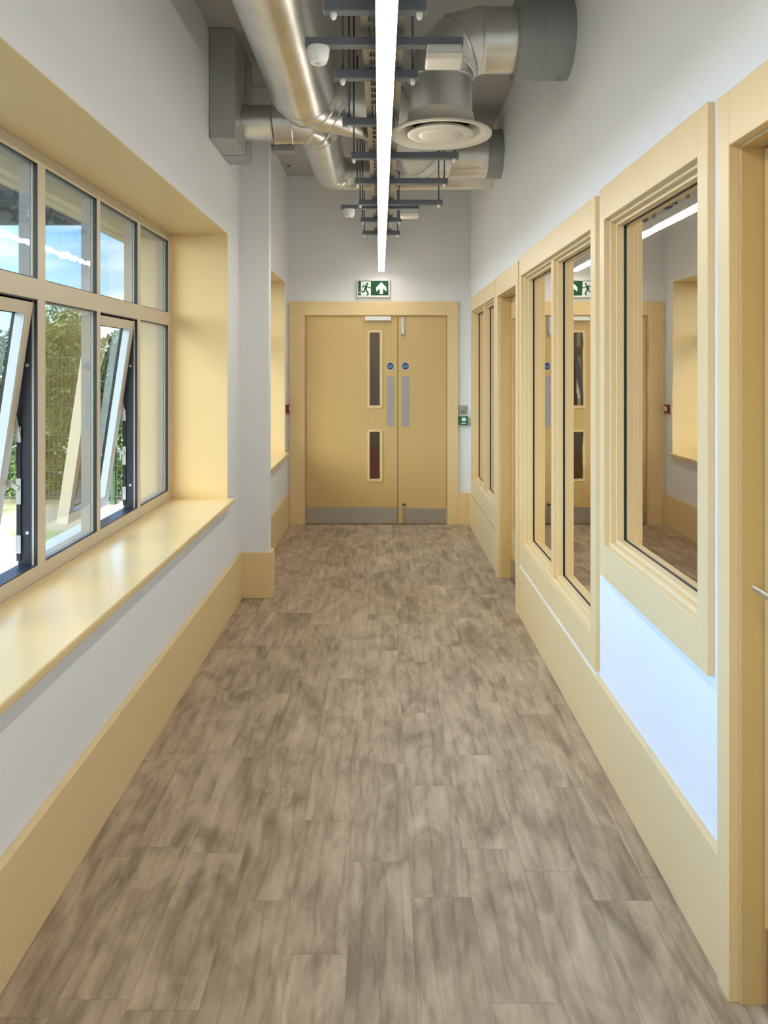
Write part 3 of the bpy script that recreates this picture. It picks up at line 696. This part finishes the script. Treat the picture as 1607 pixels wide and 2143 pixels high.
# ------------------------------------------------------------------ cable tray, hangers and light
ZB = 2.700
def hanger(y, x0, x1, rods, label):
    r = thing('strut_hanger', ((x0+x1)/2, y, ZB), label, 'strut', 'strut bars carrying the cable tray')
    w = 0.021; h = 0.034
    MB().box(x0, x1, y, y + 2*w, ZB, ZB + h).build('strut_bar', 'strut', r, bevel=0.0015)
    for xa in (x0 - 0.0015, x1): MB().box(xa, xa + 0.0015, y - 0.001, y + 2*w, ZB - 0.001, ZB + h).build('end_cap', 'strutedge', r)
    for xr in rods:
        MB().cyl((xr, y + w, ZB + h), (xr, y + w, ZC), 0.0045, 10).build('threaded_rod', 'rod', r)
        MB().lathe([(0.0105, ZB), (0.0115, ZB - 0.006), (0.0095, ZB - 0.015), (0.005, ZB - 0.021), (0.0005, ZB - 0.022)][::-1], (xr, y + w, 0), 20).build('rod_cap', 'plastic', r, sharp=60)
    return r
XLd = -0.157
for y, a, b, rods, lab in (
    (2.49, -0.187, 0.138, (XLd, 0.117), 'short dark grey strut bar nearest the viewer, at the top edge of the photo'),
    (3.07, -0.187, 0.138, (XLd, 0.117), 'short dark grey strut bar just beyond the near bar holding the detector'),
    (3.66, -0.187, 0.055, (XLd,), 'dark grey strut bar that runs in behind the round diffuser'),
    (4.25, -0.170, 0.409, (XLd, 0.388), 'long dark grey strut bar first seen below the round diffuser'),
    (4.83, -0.172, 0.400, (XLd, 0.378), 'long dark grey strut bar, second below the round diffuser'),
    (5.45, -0.165, 0.413, (XLd, 0.388), 'long dark grey strut bar just above the far bar with two sensors'),
    (6.09, -0.170, 0.146, (XLd, 0.126), 'short dark grey strut bar, last but one before the end wall'),
    (6.68, -0.172, 0.146, (XLd, 0.126), 'short dark grey strut bar, smallest and closest to the end wall')):
    hanger(y, a, b, rods, lab)
def sensor_bar(y, x0, x1, z, lab):
    r = thing('sensor_bar', ((x0+x1)/2, y, z), lab, 'strut')
    MB().box(x0, x1, y, y + 0.041, z, z + 0.028).build('strut_bar', 'strut', r, bevel=0.0015)
    for xa in (x0 - 0.0015, x1): MB().box(xa, xa + 0.0015, y - 0.001, y + 0.041, z - 0.001, z + 0.029).build('end_cap', 'strutedge', r)
    for xa in (-0.06, 0.06): MB().box(xa - 0.012, xa + 0.012, y + 0.01, y + 0.03, z + 0.028, 2.735).build('bracket', 'tray', r)
sensor_bar(2.74, -0.270, 0.279, 2.693, 'wide dark grey bar near the top edge holding a round detector and a sensor box')
sensor_bar(5.56, -0.296, 0.256, 2.693, 'far wide dark grey bar whose ends show two small pale sensors')
def detector(x, y, z, s, lab):
    r = thing('smoke_detector', (x, y, z - 0.055), lab, 'detector')
    MB().lathe([(0.040*s, z), (0.042*s, z - 0.008), (0.038*s, z - 0.032), (0.033*s, z - 0.048), (0.030*s, z - 0.054), (0.001, z - 0.056)], (x, y, 0), 36).build('housing', 'plastic', r, sharp=50)
    MB().cyl((x, y, z - 0.0575), (x, y, z - 0.055), 0.011*s, 20).build('lens', 'dimplastic', r, sharp=40)
def emergency(x, y, z, w, lab):
    r = thing('sensor_box', (x, y, z - 0.06), lab, 'sensor')
    MB().box(x - w/2 + 0.003, x + w/2 - 0.003, y - 0.045, y + 0.045, z - 0.032, z).build('housing', 'dimplastic', r, bevel=0.008)
    MB().box(x - w/2, x + w/2, y - 0.048, y + 0.048, z - 0.060, z - 0.030).build('diffuser', 'cream_plastic', r, bevel=0.006)
detector(-0.226, 2.765, 2.693, 0.95, 'round white detector under the left end of the near wide bar')
emergency(0.214, 2.770, 2.693, 0.128, 'flat white rounded box under the right end of the near wide bar')
detector(-0.238, 5.585, 2.693, 1.0, 'small pale detector under the left end of the far wide bar')
emergency(0.190, 5.585, 2.693, 0.128, 'flat pale box under the right end of the far wide bar')

TR = thing('cable_tray', (0.0, 2.0, 2.736), 'perforated metal cable tray running above the light strip', 'cable tray')
mb = MB()
y = -3.8
mb.box(-0.075, -0.0735, -3.8, 6.95, 2.736, 2.786).box(0.0735, 0.075, -3.8, 6.95, 2.736, 2.786)
mb.box(-0.075, -0.050, -3.8, 6.95, 2.735, 2.7365).box(0.050, 0.075, -3.8, 6.95, 2.735, 2.7365).box(-0.012, 0.012, -3.8, 6.95, 2.735, 2.7365)
while y < 6.9:
    mb.box(-0.05, 0.05, y, y + 0.03, 2.735, 2.7365); y += 0.075
mb.build('tray_base', 'tray', TR)
for i, (cx, rr) in enumerate(((-0.050, 0.008), (-0.026, 0.010), (0.0, 0.009), (0.026, 0.010), (0.052, 0.009))):
    pts = [(cx + 0.0015*math.sin(k*1.7 + i*2), -3.8 + k*0.6, 2.747 + 0.003*math.sin(k + i)) for k in range(19)]
    tag(MB().sweep(pts, rr, 8).build('cable', 'cable'), 'grey cable lying in the cable tray above the light', 'cable', 'cables lying in the cable tray')

LT = thing('strip_light', (0.0, 2.0, 2.52), 'long glowing white strip light running down the middle of the corridor', 'ceiling light')
RZ = Matrix.Translation((0.0195, 0, 0)) @ Matrix.Rotation(0.0043, 4, 'Z')
MB().box(-0.0285, 0.0285, -3.6, 7.76, 2.52, 2.536, RZ).build('diffuser', 'lit', LT)
MB().box(-0.030, 0.030, -3.6, 7.757, 2.536, 2.595, RZ).build('housing', 'plastic', LT)
for yy in (2.51, 3.09, 3.68, 4.27, 4.85, 5.47, 6.11, 6.70, 0.6, -1.2, -3.0):
    cx = 0.0195 - 0.0043*yy
    MB().box(cx - 0.010, cx + 0.010, yy - 0.002, yy + 0.002, 2.595, 2.699 if yy > 2 else 2.7345).build('hanging_clip', 'tray', LT)

# small ceiling details at the far left
r = thing('ceiling_grommet', (-0.86, 7.2, ZC - 0.02), 'small pale ring with a dark hole high in the far left corner', 'grommet')
MB().cyl((-0.885, 7.45, ZC - 0.012), (-0.885, 7.45, ZC), 0.034, 28).build('ring', 'dimplastic', r, sharp=40)
MB().cyl((-0.885, 7.45, ZC - 0.014), (-0.885, 7.45, ZC - 0.012), 0.022, 20).build('hole', 'black', r)
tag(MB().box(-0.95, -0.76, 6.78, 6.90, ZC - 0.05, ZC - 0.002).build('ceiling_bracket', 'dimplastic', bevel=0.003), 'short pale bar against the ceiling behind the silver branch duct', 'bracket')

# ------------------------------------------------------------------ outside
tag(MB().box(-60, XO, -30, 70, -0.25, -0.2).build('ground', 'ground'), 'patchy grass and gravel ground outside the windows', 'ground', kind='structure')
tag(MB().box(-2.16, XO, YB, 11.0, 2.61, 2.72).build('eaves_soffit', 'soffit'), 'ribbed beige soffit over the left windows outside', 'soffit', kind='structure')
tag(MB().box(XO - 0.9, 3.7, YB - 0.3, 11.2, 3.9, 4.0).build('roof', 'darkcanopy'), 'dark flat roof of the building', 'roof', kind='structure')
r = thing('canopy', (-4.6, 9.4, -0.2), 'dark grey outdoor canopy seen through the upper window panes', 'canopy')
MB().box(-6.4, -2.5, 6.8, 12.1, 3.95, 4.05).build('canopy_roof', 'darkcanopy', r)
for yy in (6.9, 8.6, 10.3, 12.0): MB().box(-6.4, -2.5, yy, yy + 0.12, 3.76, 3.95).build('beam', 'darkcanopy', r)
for xx, yy in ((-6.3, 12.0), (-6.3, 6.9)): MB().box(xx, xx + 0.12, yy, yy + 0.12, -0.2, 3.76).build('post', 'darkcanopy', r)
# mesh fence
r = thing('mesh_fence', (-5.0, 10.2, -0.2), 'green wire mesh fence in front of the hedge outside', 'fence')
mb = MB(); x = -8.5
while x < -1.75: mb.box(x, x + 0.006, 10.2, 10.206, -0.15, 1.75); x += 0.055
z = -0.1
while z < 1.8: mb.box(-8.5, -1.75, 10.194, 10.2, z, z + 0.008); z += 0.2
mb.build('mesh_panel', 'fence', r)
for xx in (-8.5, -6.0, -3.5, -1.8): MB().box(xx - 0.03, xx + 0.03, 10.21, 10.27, -0.2, 1.85).build('post', 'fence', r)
def foliage(mb, c, rad, n, size):
    for _ in range(n):
        th = random.uniform(0, 2*math.pi); u = random.uniform(-1, 1); q = random.random() ** 0.4
        d = Vector((math.sqrt(1-u*u)*math.cos(th)*rad[0]*q, math.sqrt(1-u*u)*math.sin(th)*rad[1]*q, u*rad[2]*q))
        p = Vector(c) + d; s = size * random.uniform(0.6, 1.3)
        a = Vector((random.uniform(-1,1), random.uniform(-1,1), random.uniform(-1,1))).normalized(); b = a.orthogonal().normalized()
        v = [mb.bm.verts.new(p + a*s), mb.bm.verts.new(p + b*s*0.6), mb.bm.verts.new(p - a*s), mb.bm.verts.new(p - b*s*0.6)]
        mb.face(v)
def tree(x, y, h, w, mat, n, lab, size=0.055):
    r = thing('tree', (x, y, -0.2), lab, 'tree', 'trees behind the fence')
    MB().sweep([(x, y, -0.2), (x + 0.05, y, h*0.4), (x - 0.05, y + 0.05, h*0.8)], 0.07, 10, radii=[0.09, 0.07, 0.03]).build('trunk', 'bark', r)
    mb = MB()
    for k in range(7):
        foliage(mb, (x + random.uniform(-w, w)*0.5, y + random.uniform(-0.4, 0.4), h*(0.45 + 0.5*random.random()) - 0.2), (w*0.6, w*0.5, h*0.24), n // 7, size)
    mb.build('crown', mat, r)
def hedge(x0, x1, y, h, lab):
    r = thing('hedge', ((x0+x1)/2, y, -0.2), lab, 'hedge')
    mb = MB(); k = x0
    while k < x1:
        for zz in (0.2, 0.9, 1.6): foliage(mb, (k, y + random.uniform(-0.2, 0.2), zz*h/2.0), (0.45, 0.4, 0.5), 800, 0.04)
        k += 0.55
    tag(mb.build('foliage', 'leaf', r))
hedge(-8.6, -2.2, 10.9, 2.0, 'dense green hedge growing behind the wire fence outside')
for (x, y, h, w, mt, lab) in (
    (-6.9, 12.6, 2.3, 0.62, 'leaf2', 'yellow green tree seen through the nearest open sash'),
    (-5.4, 12.6, 2.4, 0.66, 'leaf2', 'yellow green tree filling the left half of the fixed lower pane'),
    (-3.9, 12.6, 2.25, 0.62, 'leaf2', 'yellow green tree toward the right of the fixed lower pane'),
    (-6.1, 14.4, 2.55, 0.7, 'leaf', 'darker green tree standing a row behind, between the two nearest yellow green trees'),
    (-4.6, 14.4, 2.4, 0.7, 'leaf', 'darker green tree standing a row behind the second open sash')):
    tree(x, y, h, w, mt, 8400, lab, 0.038)
# light portals in the left window openings: they only guide daylight sampling
for (a, b, c, d) in (W1, W2, W3):
    l = bpy.data.lights.new('window_daylight_portal', 'AREA'); l.shape = 'RECTANGLE'; l.size = b - a; l.size_y = d - c; l.cycles.is_portal = True
    o = bpy.data.objects.new('window_daylight_portal', l); COL.objects.link(o); o.location = (XO - 0.06, (a+b)/2, (c+d)/2)
    o.rotation_euler = Vector((-1, 0, 0)).to_track_quat('Z', 'Y').to_euler()
